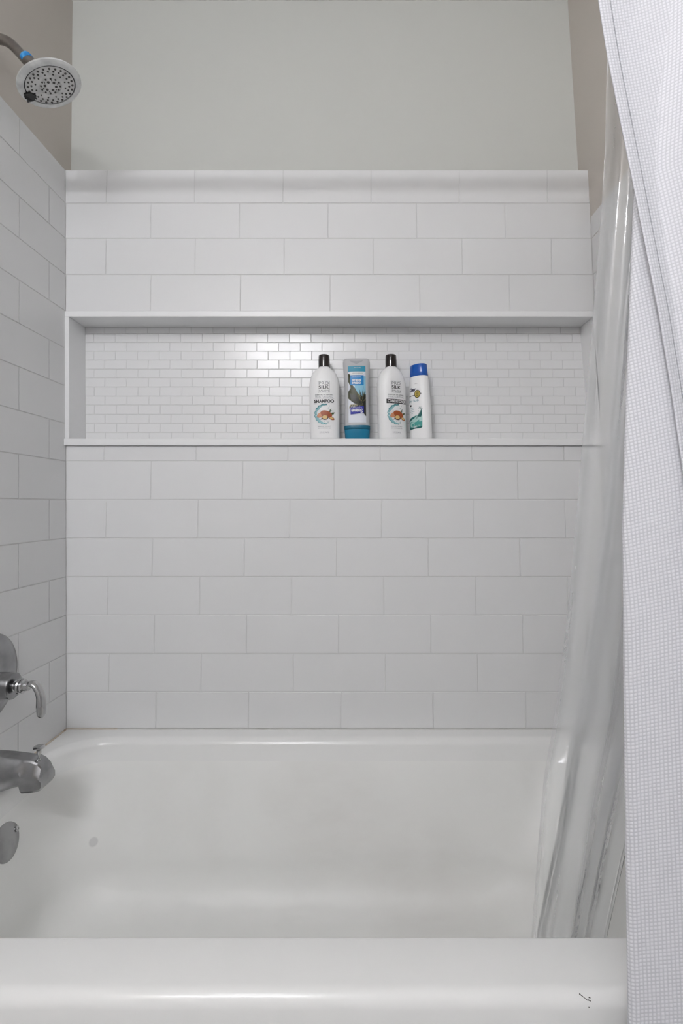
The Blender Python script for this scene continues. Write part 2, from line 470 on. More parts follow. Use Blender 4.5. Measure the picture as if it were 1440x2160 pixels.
# ------------------------------------------------------------------ bathtub
def rrect(xa, xb, ya, yb, r, z, nc=8, ns=10):
    pts = []
    cs = [(xb - r, yb - r, 0), (xa + r, yb - r, 90), (xa + r, ya + r, 180), (xb - r, ya + r, 270)]
    for i, (cx, cy, a) in enumerate(cs):
        for k in range(nc + 1):
            t = math.radians(a + 90 * k / nc); pts.append(Vector((cx + r * math.cos(t), cy + r * math.sin(t), z)))
        nx, ny, na = cs[(i + 1) % 4]
        p = pts[-1]; t = math.radians(na); q = Vector((nx + r * math.cos(t), ny + r * math.sin(t), z))
        for k in range(1, ns): pts.append(p.lerp(q, k / ns))
    return pts
XT0, XT1 = xl(ZRIM) + 0.0005, xr(ZRIM) - 0.0005
YT0, YT1 = -0.789, -0.0012
tub = thing('bathtub', 'white enamelled alcove bathtub with rounded front rim', 'bathtub', ((XT0 + XT1) / 2, (YT0 + YT1) / 2, 0.0))
L = []
L.append(rrect(XT0, XT1, YT0 + 0.006, YT1, 0.004, 0.0))
L.append(rrect(XT0, XT1, YT0 + 0.002, YT1, 0.004, ZRIM - 0.09))
R0 = 0.018
for k in range(0, 9):
    a = math.radians(90 * k / 8)
    L.append(rrect(XT0, XT1, YT0 + R0 * (1 - math.cos(a)), YT1, 0.004, ZRIM - R0 + R0 * math.sin(a)))
# inner edge of the deck (left, right, front, back) and the bottom of the basin
top = dict(xa=XT0 + 0.035, xb=XT1 - 0.075, ya=at(700, 1978, -0.7).y, yb=YT1 - 0.062, r=0.13)
top['ya'] = -0.690
bot = dict(xa=XT0 + 0.125, xb=XT1 - 0.33, ya=-0.610, yb=-0.200, r=0.12)
ZB = ZRIM - 0.345
prof = []                                     # (fraction from top opening to bottom outline, z)
re = 0.022
for k in range(0, 7):
    a = math.radians(90 * k / 6); prof.append((-0.16 + 0.16 * math.sin(a), ZRIM - re * (1 - math.cos(a))))
for k in range(1, 9):
    t = k / 8; prof.append((0.62 * t, ZRIM - re - (0.345 - re - 0.095) * t))
for k in range(1, 11):
    a = math.radians(90 * k / 10); prof.append((0.62 + 0.5 * (1 - math.cos(a)), ZB + 0.095 * (1 - math.sin(a))))
for f, z in prof:
    g = lambda key: top[key] + (bot[key] - top[key]) * f
    L.append(rrect(g('xa'), g('xb'), g('ya'), g('yb'), max(0.05, g('r')), z))
f = prof[-1][0]
cxm, cym = (bot['xa'] + bot['xb']) / 2, (bot['ya'] + bot['yb']) / 2
for sc in (0.8, 0.5, 0.2):
    L.append([Vector((cxm + (p.x - cxm) * sc, cym + (p.y - cym) * sc, ZB - 0.003 * (1 - sc))) for p in L[len(L) - 1 if sc == 0.8 else -1]] if False else
             [Vector((cxm + (p.x - cxm) * sc, cym + (p.y - cym) * sc, ZB - 0.003 * (1 - sc))) for p in L[11 + len(prof) - 1]])
vs, fs = rings_mesh(L, True, True, True)
tub_body = finish(mesh('tub_shell', vs, fs, M['enamel'], tub, True, True), 55)
tub_body.data.materials.append(M['enamel_worn'])
for p in tub_body.data.polygons:
    if p.center.z < ZRIM - 0.05 and top['ya'] - 0.001 < p.center.y < top['yb'] + 0.001 and XT0 + 0.02 < p.center.x < XT1 - 0.02: p.material_index = 1
from mathutils.bvhtree import BVHTree
bvh = BVHTree.FromPolygons([tuple(v) for v in vs], fs)
def on_tub(px, py):
    d = (at(px, py, 0.0) - EYE).normalized()
    return bvh.ray_cast(EYE, d)
# suction-cup mark and soiled patches, at their own places on the basin
nt = M['enamel_worn'].node_tree; bs = nt.nodes['Principled BSDF']
geo = nt.nodes.new('ShaderNodeNewGeometry')
src = bs.inputs['Base Color'].links[0].from_socket
def stain(src, centre, r0, r1, colour, amount, scale):
    d = nt.nodes.new('ShaderNodeVectorMath'); d.operation = 'DISTANCE'; d.inputs[1].default_value = centre
    nt.links.new(geo.outputs['Position'], d.inputs[0])
    mr = nt.nodes.new('ShaderNodeMapRange'); mr.interpolation_type = 'SMOOTHSTEP'
    mr.inputs['From Min'].default_value = r1; mr.inputs['From Max'].default_value = r0
    mr.inputs['To Min'].default_value = 0.0; mr.inputs['To Max'].default_value = amount
    nt.links.new(d.outputs['Value'], mr.inputs['Value'])
    fac = mr.outputs['Result']
    if scale:
        nn = nt.nodes.new('ShaderNodeTexNoise'); nn.inputs['Scale'].default_value = scale; nn.inputs['Detail'].default_value = 6
        mp = nt.nodes.new('ShaderNodeMapping'); mp.inputs['Scale'].default_value = (1.0, 2.2, 2.2)
        nt.links.new(geo.outputs['Position'], mp.inputs['Vector']); nt.links.new(mp.outputs['Vector'], nn.inputs['Vector'])
        m2 = nt.nodes.new('ShaderNodeMath'); m2.operation = 'MULTIPLY'
        nt.links.new(fac, m2.inputs[0]); nt.links.new(nn.outputs['Fac'], m2.inputs[1]); fac = m2.outputs[0]
    mx = nt.nodes.new('ShaderNodeMix'); mx.data_type = 'RGBA'; mx.inputs['B'].default_value = lin(*colour)
    nt.links.new(fac, mx.inputs['Factor']); nt.links.new(src, mx.inputs['A'])
    return mx.outputs['Result']
src = stain(src, on_tub(197, 1776)[0], 0.008, 0.012, (214, 214, 212), 0.8, 0)
src = stain(src, on_tub(700, 1735)[0], 0.02, 0.22, (206, 201, 196), 0.38, 11)
src = stain(src, on_tub(900, 1850)[0], 0.02, 0.22, (206, 201, 196), 0.38, 9)
nt.links.new(src, bs.inputs['Base Color'])
for k, pl in enumerate((((1221, 2096), (1230, 2103), (1239, 2110)), ((1241, 2104), (1245, 2105)), ((1240, 2109), (1246, 2112)), ((1241, 2124), (1243, 2126)))):
    pts_ = [on_tub(*q)[0] for q in pl]
    tube('scratch', pts_, [0.0007] + [0.0004] * (len(pts_) - 1), M['nozzle'], tub, 6, sub=2)
# overflow plate on the end wall of the basin, drain, caulk line
oc = Vector((XT0 + 0.043, -0.325, at(0, 1772, -0.325).z))
on = Vector((0.96, 0.0, 0.28)).normalized()
ovp = lathe('overflow_plate', oc - on * 0.012, on, [(0, 0.052), (0.012, 0.052), (0.018, 0.049), (0.022, 0.040), (0.024, 0.02), (0.0245, 0.001)], M['spout'], tub)
for s in (-1, 1):
    lathe('screw', oc + Vector((0, 0.034 * s, 0.012 * 0)) + on * 0.009, on, [(0, 0.006), (0.0035, 0.006), (0.0045, 0.004), (0.003, 0.002)], M['chrome'], ovp, 16)
lathe('drain', (bot['xa'] + 0.12, -0.40, ZB - 0.002), (0, 0, 1), [(0, 0.035), (0.004, 0.035), (0.006, 0.028), (0.003, 0.02), (0.003, 0.001)], M['chrome'], tub)
def xtube(name, p, q, r, m, parent):
    return lathe(name, p, Vector(q) - Vector(p), [(0, r), ((Vector(q) - Vector(p)).length, r)], m, parent, 8)
xtube('caulk_line', (XT0 + 0.001, YT0 + 0.03, ZRIM + 0.0006), (XT0 + 0.001, -0.16, ZRIM + 0.0006), 0.0022, M['caulk_clean'], tub)
xtube('caulk_line', (XT0 + 0.001, -0.16, ZRIM + 0.0006), (XT0 + 0.001, -0.002, ZRIM + 0.0006), 0.0026, M['caulk'], tub)
xtube('caulk_line', (XT0 + 0.001, -0.002, ZRIM + 0.0005), (XT0 + 0.14, -0.002, ZRIM + 0.0005), 0.0024, M['caulk'], tub)
xtube('caulk_line', (XT0 + 0.14, -0.002, ZRIM + 0.0005), (XT1 - 0.001, -0.002, ZRIM + 0.0005), 0.0020, M['caulk_clean'], tub)

# ------------------------------------------------------------------ shower head on its arm
YV = -0.31
def pv(px, py, Y=YV): return at(px, py, Y)
hc = Vector((-0.7037, YV, 2.0046))
n = Vector((0.411, 0.094, -0.907)).normalized()
arm_end = hc - n * 0.062
xw = line_x(a0, a1, 2.07)
sh = thing('overhead_shower', 'round brushed shower head on a bent arm with blue tape', 'shower head', (xw, YV, pv(0, 83).z))
pts = [(xw - 0.002, YV, pv(0, 83).z - 0.004), pv(-6, 82), pv(16, 88), pv(34, 103), pv(58, 130)]
tube('shower_arm', pts, [0.0112, 0.0112, 0.0114, 0.0112, 0.0112], M['nickel'], sh, 20)
ad = (Vector(pts[4]) - Vector(pts[3])).normalized()
lathe('wall_flange', (xw, YV, pts[0][2]), (1, 0, 0), [(0, 0.03), (0.003, 0.03), (0.008, 0.022), (0.010, 0.012)], M['nickel'], sh)
lathe('thread_tape', pv(53, 119.5), ad, [(0, 0.0118), (0.001, 0.0133), (0.007, 0.0137), (0.013, 0.0131), (0.014, 0.0118)], M['bluetape'], sh)
lathe('swivel_nut', pv(58, 126), ad, [(0, 0.0105), (0.002, 0.013), (0.016, 0.0135), (0.026, 0.012), (0.034, 0.010)], M['nickel'], sh)
R = 0.0690
lathe('head_body', hc - n * 0.036, n, [(0, 0.012), (0.003, 0.022), (0.010, 0.040), (0.019, 0.053), (0.028, R - 0.003), (0.034, R - 0.001)], M['nickel'], sh, 56)
lathe('head_ring', hc - n * 0.006, n, [(0, R - 0.004), (0.001, R), (0.0045, R + 0.0006), (0.007, R - 0.002), (0.0085, R - 0.007), (0.0080, 0.0555), (0.004, 0.0545)], M['showerring'], sh, 56, cap=False)
lathe('face_gasket', hc - n * 0.004, n, [(0, 0.0552), (0.0035, 0.0552), (0.0048, 0.0545), (0.0048, 0.050)], M['black'], sh, 48)
face = lathe('face_plate', hc - n * 0.004, n, [(0, 0.0528), (0.0052, 0.0528), (0.0062, 0.0512), (0.0066, 0.030), (0.0066, 0.0245), (0.0056, 0.0238), (0.0060, 0.0228), (0.0068, 0.010), (0.0068, 0.0005)], M['showerface'], sh, 48)
a_, u_, v_ = frame_of(n)
bm = bmesh.new(); bm2 = bmesh.new()
def nozzle(r, ang, rad, hgt, off=0.0022):
    c = hc + n * off + (u_ * math.cos(ang) + v_ * math.sin(ang)) * r
    for (b, ra, z0, z1) in ((bm, rad, 0, hgt),):
        lo = [b.verts.new(c + n * z0 + (u_ * math.cos(t * math.pi / 4) + v_ * math.sin(t * math.pi / 4)) * ra) for t in range(8)]
        hi = [b.verts.new(c + n * z1 + (u_ * math.cos(t * math.pi / 4) + v_ * math.sin(t * math.pi / 4)) * ra * 0.75) for t in range(8)]
        for t in range(8): b.faces.new((lo[t], lo[(t + 1) % 8], hi[(t + 1) % 8], hi[t]))
        b.faces.new(hi)
for cnt, r, rad, ph in ((24, 0.0475, 0.0026, 0), (22, 0.0405, 0.0023, 0.1), (12, 0.0325, 0.0020, 0.05), (12, 0.0205, 0.0022, 0.2), (6, 0.0120, 0.0034, 0.1), (6, 0.0160, 0.0010, 0.6)):
    for k in range(cnt): nozzle(r, ph + 2 * math.pi * k / cnt, rad, 0.0016)
nz = from_bm('spray_nozzles', bm, M['nozzle'], sh, False, True); nz['kind'] = 'stuff'; bm2.free()
# spray selector lever at the lower left of the face
ld = (pv(47, 188, hc.y) - hc); ld = (ld - n * ld.dot(n)).normalized(); lt = n.cross(ld).normalized()
lv = []
for (r, t, h) in ((0.046, -0.010, 0.003), (0.059, -0.013, 0.002), (0.064, -0.004, 0.004), (0.058, 0.003, 0.006), (0.066, 0.010, 0.003), (0.052, 0.013, 0.003), (0.040, 0.004, 0.003)):
    lv.append(hc + ld * r + lt * t + n * h)
bmv = bmesh.new(); topv = [bmv.verts.new(p + n * 0.0035) for p in lv]; botv = [bmv.verts.new(p - n * 0.004) for p in lv]
bmv.faces.new(topv); bmv.faces.new(botv[::-1])
for i in range(len(lv)): bmv.faces.new((topv[i], botv[i], botv[(i + 1) % 7], topv[(i + 1) % 7]))
from_bm('selector_lever', bmv, M['black'], sh, False, True)

# ------------------------------------------------------------------ valve
zc = pv(30, 1447).z
xwv = xl(zc)
valve = thing('shower_valve', 'chrome mixer valve with round plate and curved lever', 'tap', (xwv, YV, zc))
zpl = pv(0, 1433).z
lathe('escutcheon_plate', (xwv - 0.001, YV, zpl), (1, 0, 0), [(0, 0.096), (0.003, 0.096), (0.006, 0.092), (0.010, 0.075), (0.012, 0.04), (0.012, 0.01)], M['spout'], valve, 56)
lathe('valve_sleeve', (xwv + 0.008, YV, zc), (1, 0, 0), [(0, 0.031), (0.004, 0.0285), (0.045, 0.0285), (0.049, 0.0275), (0.050, 0.024), (0.0515, 0.012), (0.0515, 0.001)], M['spout'], valve, 40)
xs = xwv + 0.058
hnd = lathe('handle_stem', (xs, YV, zc), (1, 0, 0), [(0, 0.013), (0.003, 0.0095), (0.007, 0.0095), (0.009, 0.0145), (0.012, 0.0175), (0.015, 0.0165), (0.0165, 0.0125), (0.018, 0.0150), (0.021, 0.0145), (0.0235, 0.0105), (0.032, 0.0095)], M['chrome'], valve, 32)
tube('lever', [(xs + 0.030, YV, zc), pv(66, 1442), pv(78, 1449), pv(85.5, 1468), pv(87, 1490), pv(87.5, 1506), pv(89, 1513)],
     [0.0095, 0.0100, 0.0115, 0.0118, 0.0140, 0.0120, 0.005], M['chrome'], hnd, 20, flat=0.62)

# ------------------------------------------------------------------ tub spout
zt_s, zb_s = pv(20, 1592).z, pv(75, 1661).z
xw_s = xl(0.46)
spout = thing('tub_spout', 'satin metal bath spout with a pull-up diverter knob', 'tap', (xw_s, YV, zb_s))
def spx(px, py): return pv(px, py).x, pv(px, py).z
def section(x, z0, z1, hw, tw, lean=0.0):
    """faceted section: flat narrower top, sloped shoulders, straight sides; lean pushes the lower half back"""
    h = z1 - z0
    pr = [(-hw * 0.80, 0), (-hw, 0.10), (-hw, 0.52), (-hw * 0.92, 0.64), (-tw, 0.95), (-tw * 0.85, 1.0), (tw * 0.85, 1.0), (tw, 0.95), (hw * 0.92, 0.64), (hw, 0.52), (hw, 0.10), (hw * 0.80, 0)]
    return [Vector((x + lean * (1 - b), YV + a, z0 + b * h)) for a, b in pr]
zm = lambda px, py: pv(px, py).z
secs = [section(xw_s - 0.002, zm(0, 1662), zm(0, 1588), 0.033, 0.019),
        section(pv(20, 1630).x, zm(20, 1657), zm(20, 1591), 0.031, 0.019),
        section(pv(44, 1630).x, zm(44, 1649), zm(44, 1594), 0.0295, 0.019),
        section(pv(56, 1630).x, zm(56, 1647), zm(56, 1595.5), 0.0285, 0.019),
        section(pv(60, 1630).x, zm(60, 1662), zm(60, 1596), 0.0285, 0.019),
        section(pv(76, 1630).x, zm(80, 1661), zm(76, 1597.5), 0.028, 0.019, 0.003),
        section(pv(88, 1630).x, zm(88, 1659), zm(88, 1603), 0.0275, 0.018, 0.004),
        section(pv(96, 1630).x, zm(96, 1656), zm(96, 1612), 0.027, 0.018, 0.003),
        section(pv(101, 1630).x, zm(100, 1651), zm(101, 1625), 0.0265, 0.019, 0.001)]
vs, fs = rings_mesh(secs)
finish(mesh('spout_body', vs, fs, M['spout'], spout, True, True), 20)
kx = pv(82, 1600).x
kz = zm(82, 1602)
lathe('diverter_knob', (kx, YV, kz - 0.004), (0, 0, 1), [(0, 0.005), (0.006, 0.005), (0.0065, 0.0022), (0.014, 0.0022), (0.015, 0.0045), (0.024, 0.0050), (0.026, 0.0065), (0.0285, 0.0118), (0.0305, 0.0122), (0.032, 0.0105), (0.0325, 0.001)], M['chrome'], spout, 28)

# ------------------------------------------------------------------ curtain rod (above the frame, throws the band of shade on the tiles)
YR, ZR = -0.80, 2.040
rod = thing('curtain_rod', 'straight metal curtain rod across the alcove above the frame', 'curtain rod', (0, YR, ZR))
lathe('rod_tube', (xl(ZR) - 0.012, YR, ZR), (1, 0, 0), [(0, 0.0127), (xr(ZR) - xl(ZR) + 0.02, 0.0127)], M['nickel'], rod, 24)
for s, x in ((1, line_x(a0, a1, ZR) + 0.0), (-1, line_x(b0, b1, ZR))):
    lathe('rod_end', (x, YR, ZR), (s, 0, 0), [(0, 0.03), (0.006, 0.03), (0.018, 0.018)], M['nickel'], rod, 24)

# ------------------------------------------------------------------ curtain: a leading flap over a rounded fold behind it
E = [(-400, 1215), (0, 1265), (110, 1283), (250, 1311), (400, 1341), (520, 1364), (660, 1391), (820, 1416), (1000, 1441), (1300, 1470), (2160, 1500), (2700, 1510)]
F = [(-400, 1400), (0, 1372), (250, 1350), (380, 1338), (500, 1333), (650, 1327), (900, 1318), (1100, 1313), (1400, 1315), (1700, 1318), (1975, 1322), (2160, 1324), (2700, 1327)]
YE, YFO = -0.865, -0.835
def curtain_row(z):
    def px_of(Y):                             # pixel row where height z shows at depth Y
        d = Vector((0, Y, z)) - EYE
        return CY - FPX * d.dot(UPV) / d.dot(FWD)
    top = max(0.0, min(1.0, (z - 1.3) / 0.7))
    ye = YE + (YE * 0 + 0.045) * top; yf = YFO + 0.02 * top
    py = px_of(ye); pe = at(lerp_table(E, py), py, ye)
    py = px_of(yf); pf = at(lerp_table(F, py), py, yf)
    xe, xf_ = pe.x, pf.x
    xr1 = max(xe + 0.13, 0.46)                # where the flap turns back
    pts = []
    for k in range(25):                       # leading flap, edge to right turn
        t = k / 24; x = xe + (xr1 - xe) * t
        pts.append(Vector((x, ye + 0.010 * math.sin(t * math.pi * 1.5) * (1 - 0.5 * top) - 0.004 * math.sin(z * 3 + t * 2), z)))
    for k in range(1, 9):                     # right turn
        a = math.pi * k / 8
        pts.append(Vector((xr1 + 0.018 * math.sin(a), (pts[24].y + yf - 0.008) / 2 - (yf - 0.008 - pts[24].y) / 2 * math.cos(a), z)))
    rr = 0.012
    y_in = yf - 0.008
    for k in range(1, 25):                    # back to the left, bulging towards the room
        t = k / 24; x = xr1 + (xf_ + rr - xr1) * t
        pts.append(Vector((x, y_in - 0.022 * math.sin(min(1, t * 1.0) * math.pi * 0.5) * (1 - t) * 2.2, z)))
    for k in range(1, 11):                    # rounded fold
        a = math.pi * k / 10
        pts.append(Vector((xf_ + rr - rr * math.sin(a), y_in + 0.007 - 0.007 * math.cos(a), z)))
    for k in range(1, 17):                    # behind, to the wall
        t = k / 16; pts.append(Vector((xf_ + rr + (0.60 - xf_) * t, y_in + 0.014 + 0.010 * math.sin(t * 9) * t, z)))
    return pts
cz = [0.12 + (ZR - 0.03 - 0.12) * i / 110 for i in range(111)]
rows = [curtain_row(z) for z in cz]
curtain = thing('shower_curtain', 'white waffle-weave fabric curtain hanging at the right edge', 'curtain', (0.40, YE, 0.12))
def sheet(name, rows, m, parent, thick):
    nn = len(rows[0]); vs = [p for r in rows for p in r]; fs = []
    for i in range(len(rows) - 1):
        for j in range(nn - 1): fs.append((i * nn + j, i * nn + j + 1, (i + 1) * nn + j + 1, (i + 1) * nn + j))
    o = mesh(name, vs, fs, m, parent, True, True)
    uvl = o.data.uv_layers.new(name='UVMap')
    U = []
    for r in rows:
        s = 0; row = [0.0]
        for a, b in zip(r, r[1:]): s += (b - a).length; row.append(s)
        U.append(row)
    W = [0.0]
    for a, b in zip(rows, rows[1:]): W.append(W[-1] + (b[0] - a[0]).length)
    for poly in o.data.polygons:
        for li in poly.loop_indices:
            vi = o.data.loops[li].vertex_index
            uvl.data[li].uv = (U[vi // nn][vi % nn], W[vi // nn] - 0.30 * vs[vi].x)
    if thick:
        md = o.modifiers.new('thickness', 'SOLIDIFY'); md.thickness = thick; md.offset = 0
    return o
sheet('curtain_fabric', rows, M['fabric'], curtain, 0.0012)
hem_rows = []
for r in rows:
    d = (r[4] - r[0]).normalized()
    hem_rows.append([r[0] + d * (0.0165 * k / 6) + Vector((0, -0.0011 - 0.0004 * math.sin(math.pi * k / 6), 0)) - d * 0.0008 * (1 - k / 6) for k in range(7)])
sheet('hem', hem_rows, M['fabric'], curtain, 0.0010)

# ------------------------------------------------------------------ clear liner hanging inside the tub
LL = [(-600, 1300), (0, 1283), (110, 1280), (320, 1275), (400, 1270), (600, 1255), (720, 1245), (920, 1228), (1080, 1215), (1200, 1205), (1300, 1195), (1400, 1184), (1535, 1165), (1640, 1147), (1720, 1140), (1850, 1130), (1975, 1122), (2160, 1110), (2400, 1098)]
LS = [(-600, 1440), (0, 1400), (250, 1350), (380, 1335), (640, 1308), (850, 1292), (1000, 1282), (1100, 1276), (1240, 1258), (1400, 1238), (1600, 1205), (1750, 1186), (1900, 1156), (1975, 1142), (2160, 1120), (2400, 1105)]
LR = [(-600, 1480), (0, 1470), (1000, 1430), (1500, 1385), (1760, 1322), (1860, 1300), (1975, 1275), (2160, 1240), (2400, 1210)]
def liner_row(z):
    f = max(0.0, min(1.0, (2.0 - z) / 1.6))
    y = -0.775 + 0.155 * f                    # from the rod to the inside of the front rim
    d = Vector((0, y, z)) - EYE; py = CY - FPX * d.dot(UPV) / d.dot(FWD)
    x0, x1, x2 = (at(lerp_table(T, py), py, y).x for T in (LL, LR, LS))
    pts = []
    def wav(t, ph): return 0.0095 * math.sin(t * 8.5 + ph + 1.2 * z) * min(1, 0.25 + t) + 0.004 * math.sin(t * 23 + ph * 2 - 2.1 * z)
    for k in range(41):
        t = k / 40; pts.append(Vector((x0 + (x1 - x0) * t, y + wav(t, 0.4), z)))
    ye = pts[-1].y
    for k in range(1, 7):
        a = math.pi * k / 6; pts.append(Vector((x1 + 0.006 * math.sin(a), ye + 0.010 - 0.010 * math.cos(a), z)))
    for k in range(1, 31):
        t = k / 30; pts.append(Vector((x1 + (x2 - x1) * t, y + 0.020 + (ye - y) * (1 - t) + 0.007 * math.sin(t * 9 + 2 * z) * t, z)))
    return pts
lz = [ZRIM - 0.16 + (ZR - 0.03 - ZRIM + 0.16) * i / 120 for i in range(121)]
liner = thing('curtain_liner', 'clear plastic shower curtain liner hanging inside the tub', 'shower liner', (0.35, -0.66, lz[0]))
sheet('liner_sheet', [liner_row(z) for z in lz], M['liner'], liner, 0.0)

# ------------------------------------------------------------------ bottles
def superell(a, b, nexp, z, segs=48, yo=0.0, xo=0.0):
    out = []
    for j in range(segs):
        t = 2 * math.pi * j / segs; c, s = math.cos(t), math.sin(t)
        out.append(Vector((xo + a * math.copysign(abs(c) ** (2 / nexp), c), yo + b * math.copysign(abs(s) ** (2 / nexp), s), z)))
    return out
def interp(tab, z):
    for p, q in zip(tab, tab[1:]):
        if p[0] <= z <= q[0]:
            t = (z - p[0]) / (q[0] - p[0]) if q[0] > p[0] else 0
            return [a + (b - a) * t for a, b in zip(p, q)]
    return list(tab[0] if z < tab[0][0] else tab[-1])
class Wrap:
    """places flat print (x, z) on the front of a bottle body"""
    def __init__(s, tab, nexp): s.tab, s.n = tab, nexp
    def pt(s, x, z, off):
        _, a, b = interp(s.tab, z)[:3]
        q = min(0.995, abs(x) / a)
        y = -b * (1 - q ** s.n) ** (1 / s.n)
        return Vector((x, y - off, z))
LAYER = 0.00025
def print_poly(name, wrap, outline, m, parent, layer=1, rings=4):
    """filled outline (x, z) as a fan with inner rings so that it follows the curve"""
    cx = sum(p[0] for p in outline) / len(outline); cz_ = sum(p[1] for p in outline) / len(outline)
    n_ = len(outline); vs = []; fs = []
    for k in range(1, rings + 1):
        for x, z in outline: vs.append(wrap.pt(cx + (x - cx) * k / rings, cz_ + (z - cz_) * k / rings, LAYER * layer))
    vs.append(wrap.pt(cx, cz_, LAYER * layer)); c = len(vs) - 1
    for j in range(n_):
        fs.append((c, j, (j + 1) % n_))
        for k in range(rings - 1): fs.append((k * n_ + j, (k + 1) * n_ + j, (k + 1) * n_ + (j + 1) % n_, k * n_ + (j + 1) % n_))
    return mesh(name, vs, fs, m, parent, True)
def print_grid(name, wrap, x0, x1, z0, z1, m, parent, layer=1, nx=14, nz=10, rot=None):
    vs = [wrap.pt(x0 + (x1 - x0) * i / nx, z0 + (z1 - z0) * j / nz, LAYER * layer) for j in range(nz + 1) for i in range(nx + 1)]
    fs = [(j * (nx + 1) + i, j * (nx + 1) + i + 1, (j + 1) * (nx + 1) + i + 1, (j + 1) * (nx + 1) + i) for j in range(nz) for i in range(nx)]
    return mesh(name, vs, fs, m, parent, True)
def print_text(name, wrap, txt, x, z, size, m, parent, layer=2, width=None, flip=False, bold=0.0, shear=0.0):
    cu = bpy.data.curves.new(name, 'FONT'); cu.body = txt; cu.size = size; cu.align_x = 'CENTER'; cu.align_y = 'CENTER'
    cu.offset = bold; cu.resolution_u = 3; cu.shear = shear
    tmp = bpy.data.objects.new('tmp', cu); C.objects.link(tmp)
    bpy.context.view_layer.update()
    me = bpy.data.meshes.new_from_object(tmp.evaluated_get(bpy.context.evaluated_depsgraph_get()))
    bpy.data.objects.remove(tmp); bpy.data.curves.remove(cu)
    xs_ = [v.co.x for v in me.vertices]; sx = 1.0
    if width and xs_: sx = width / (max(xs_) - min(xs_))
    mid = (max(xs_) + min(xs_)) / 2
    for v in me.vertices:
        a, b = (v.co.x - mid) * sx, v.co.y
        if flip: a, b = -a, -b
        v.co = wrap.pt(x + a, z + b, LAYER * layer)
    me.name = name; me.materials.append(m)
    return link(name, me, parent)
def ell(cx, cz_, a, b, rot=0, n_=20):
    c, s = math.cos(rot), math.sin(rot)
    return [(cx + a * math.cos(t) * c - b * math.sin(t) * s, cz_ + a * math.cos(t) * s + b * math.sin(t) * c) for t in (2 * math.pi * k / n_ for k in range(n_))]
def stroke(pts, w):
    """tapered stroke as outline"""
    L_, R_ = [], []
    for i, p in enumerate(pts):
        q = pts[min(i + 1, len(pts) - 1)]; r = pts[max(i - 1, 0)]
        dx, dz = q[0] - r[0], q[1] - r[1]; l = math.hypot(dx, dz) or 1
        ww = w * (1 - 0.85 * i / (len(pts) - 1)) / 2
        L_.append((p[0] - dz / l * ww, p[1] + dx / l * ww)); R_.append((p[0] + dz / l * ww, p[1] - dx / l * ww))
    return L_ + R_[::-1]

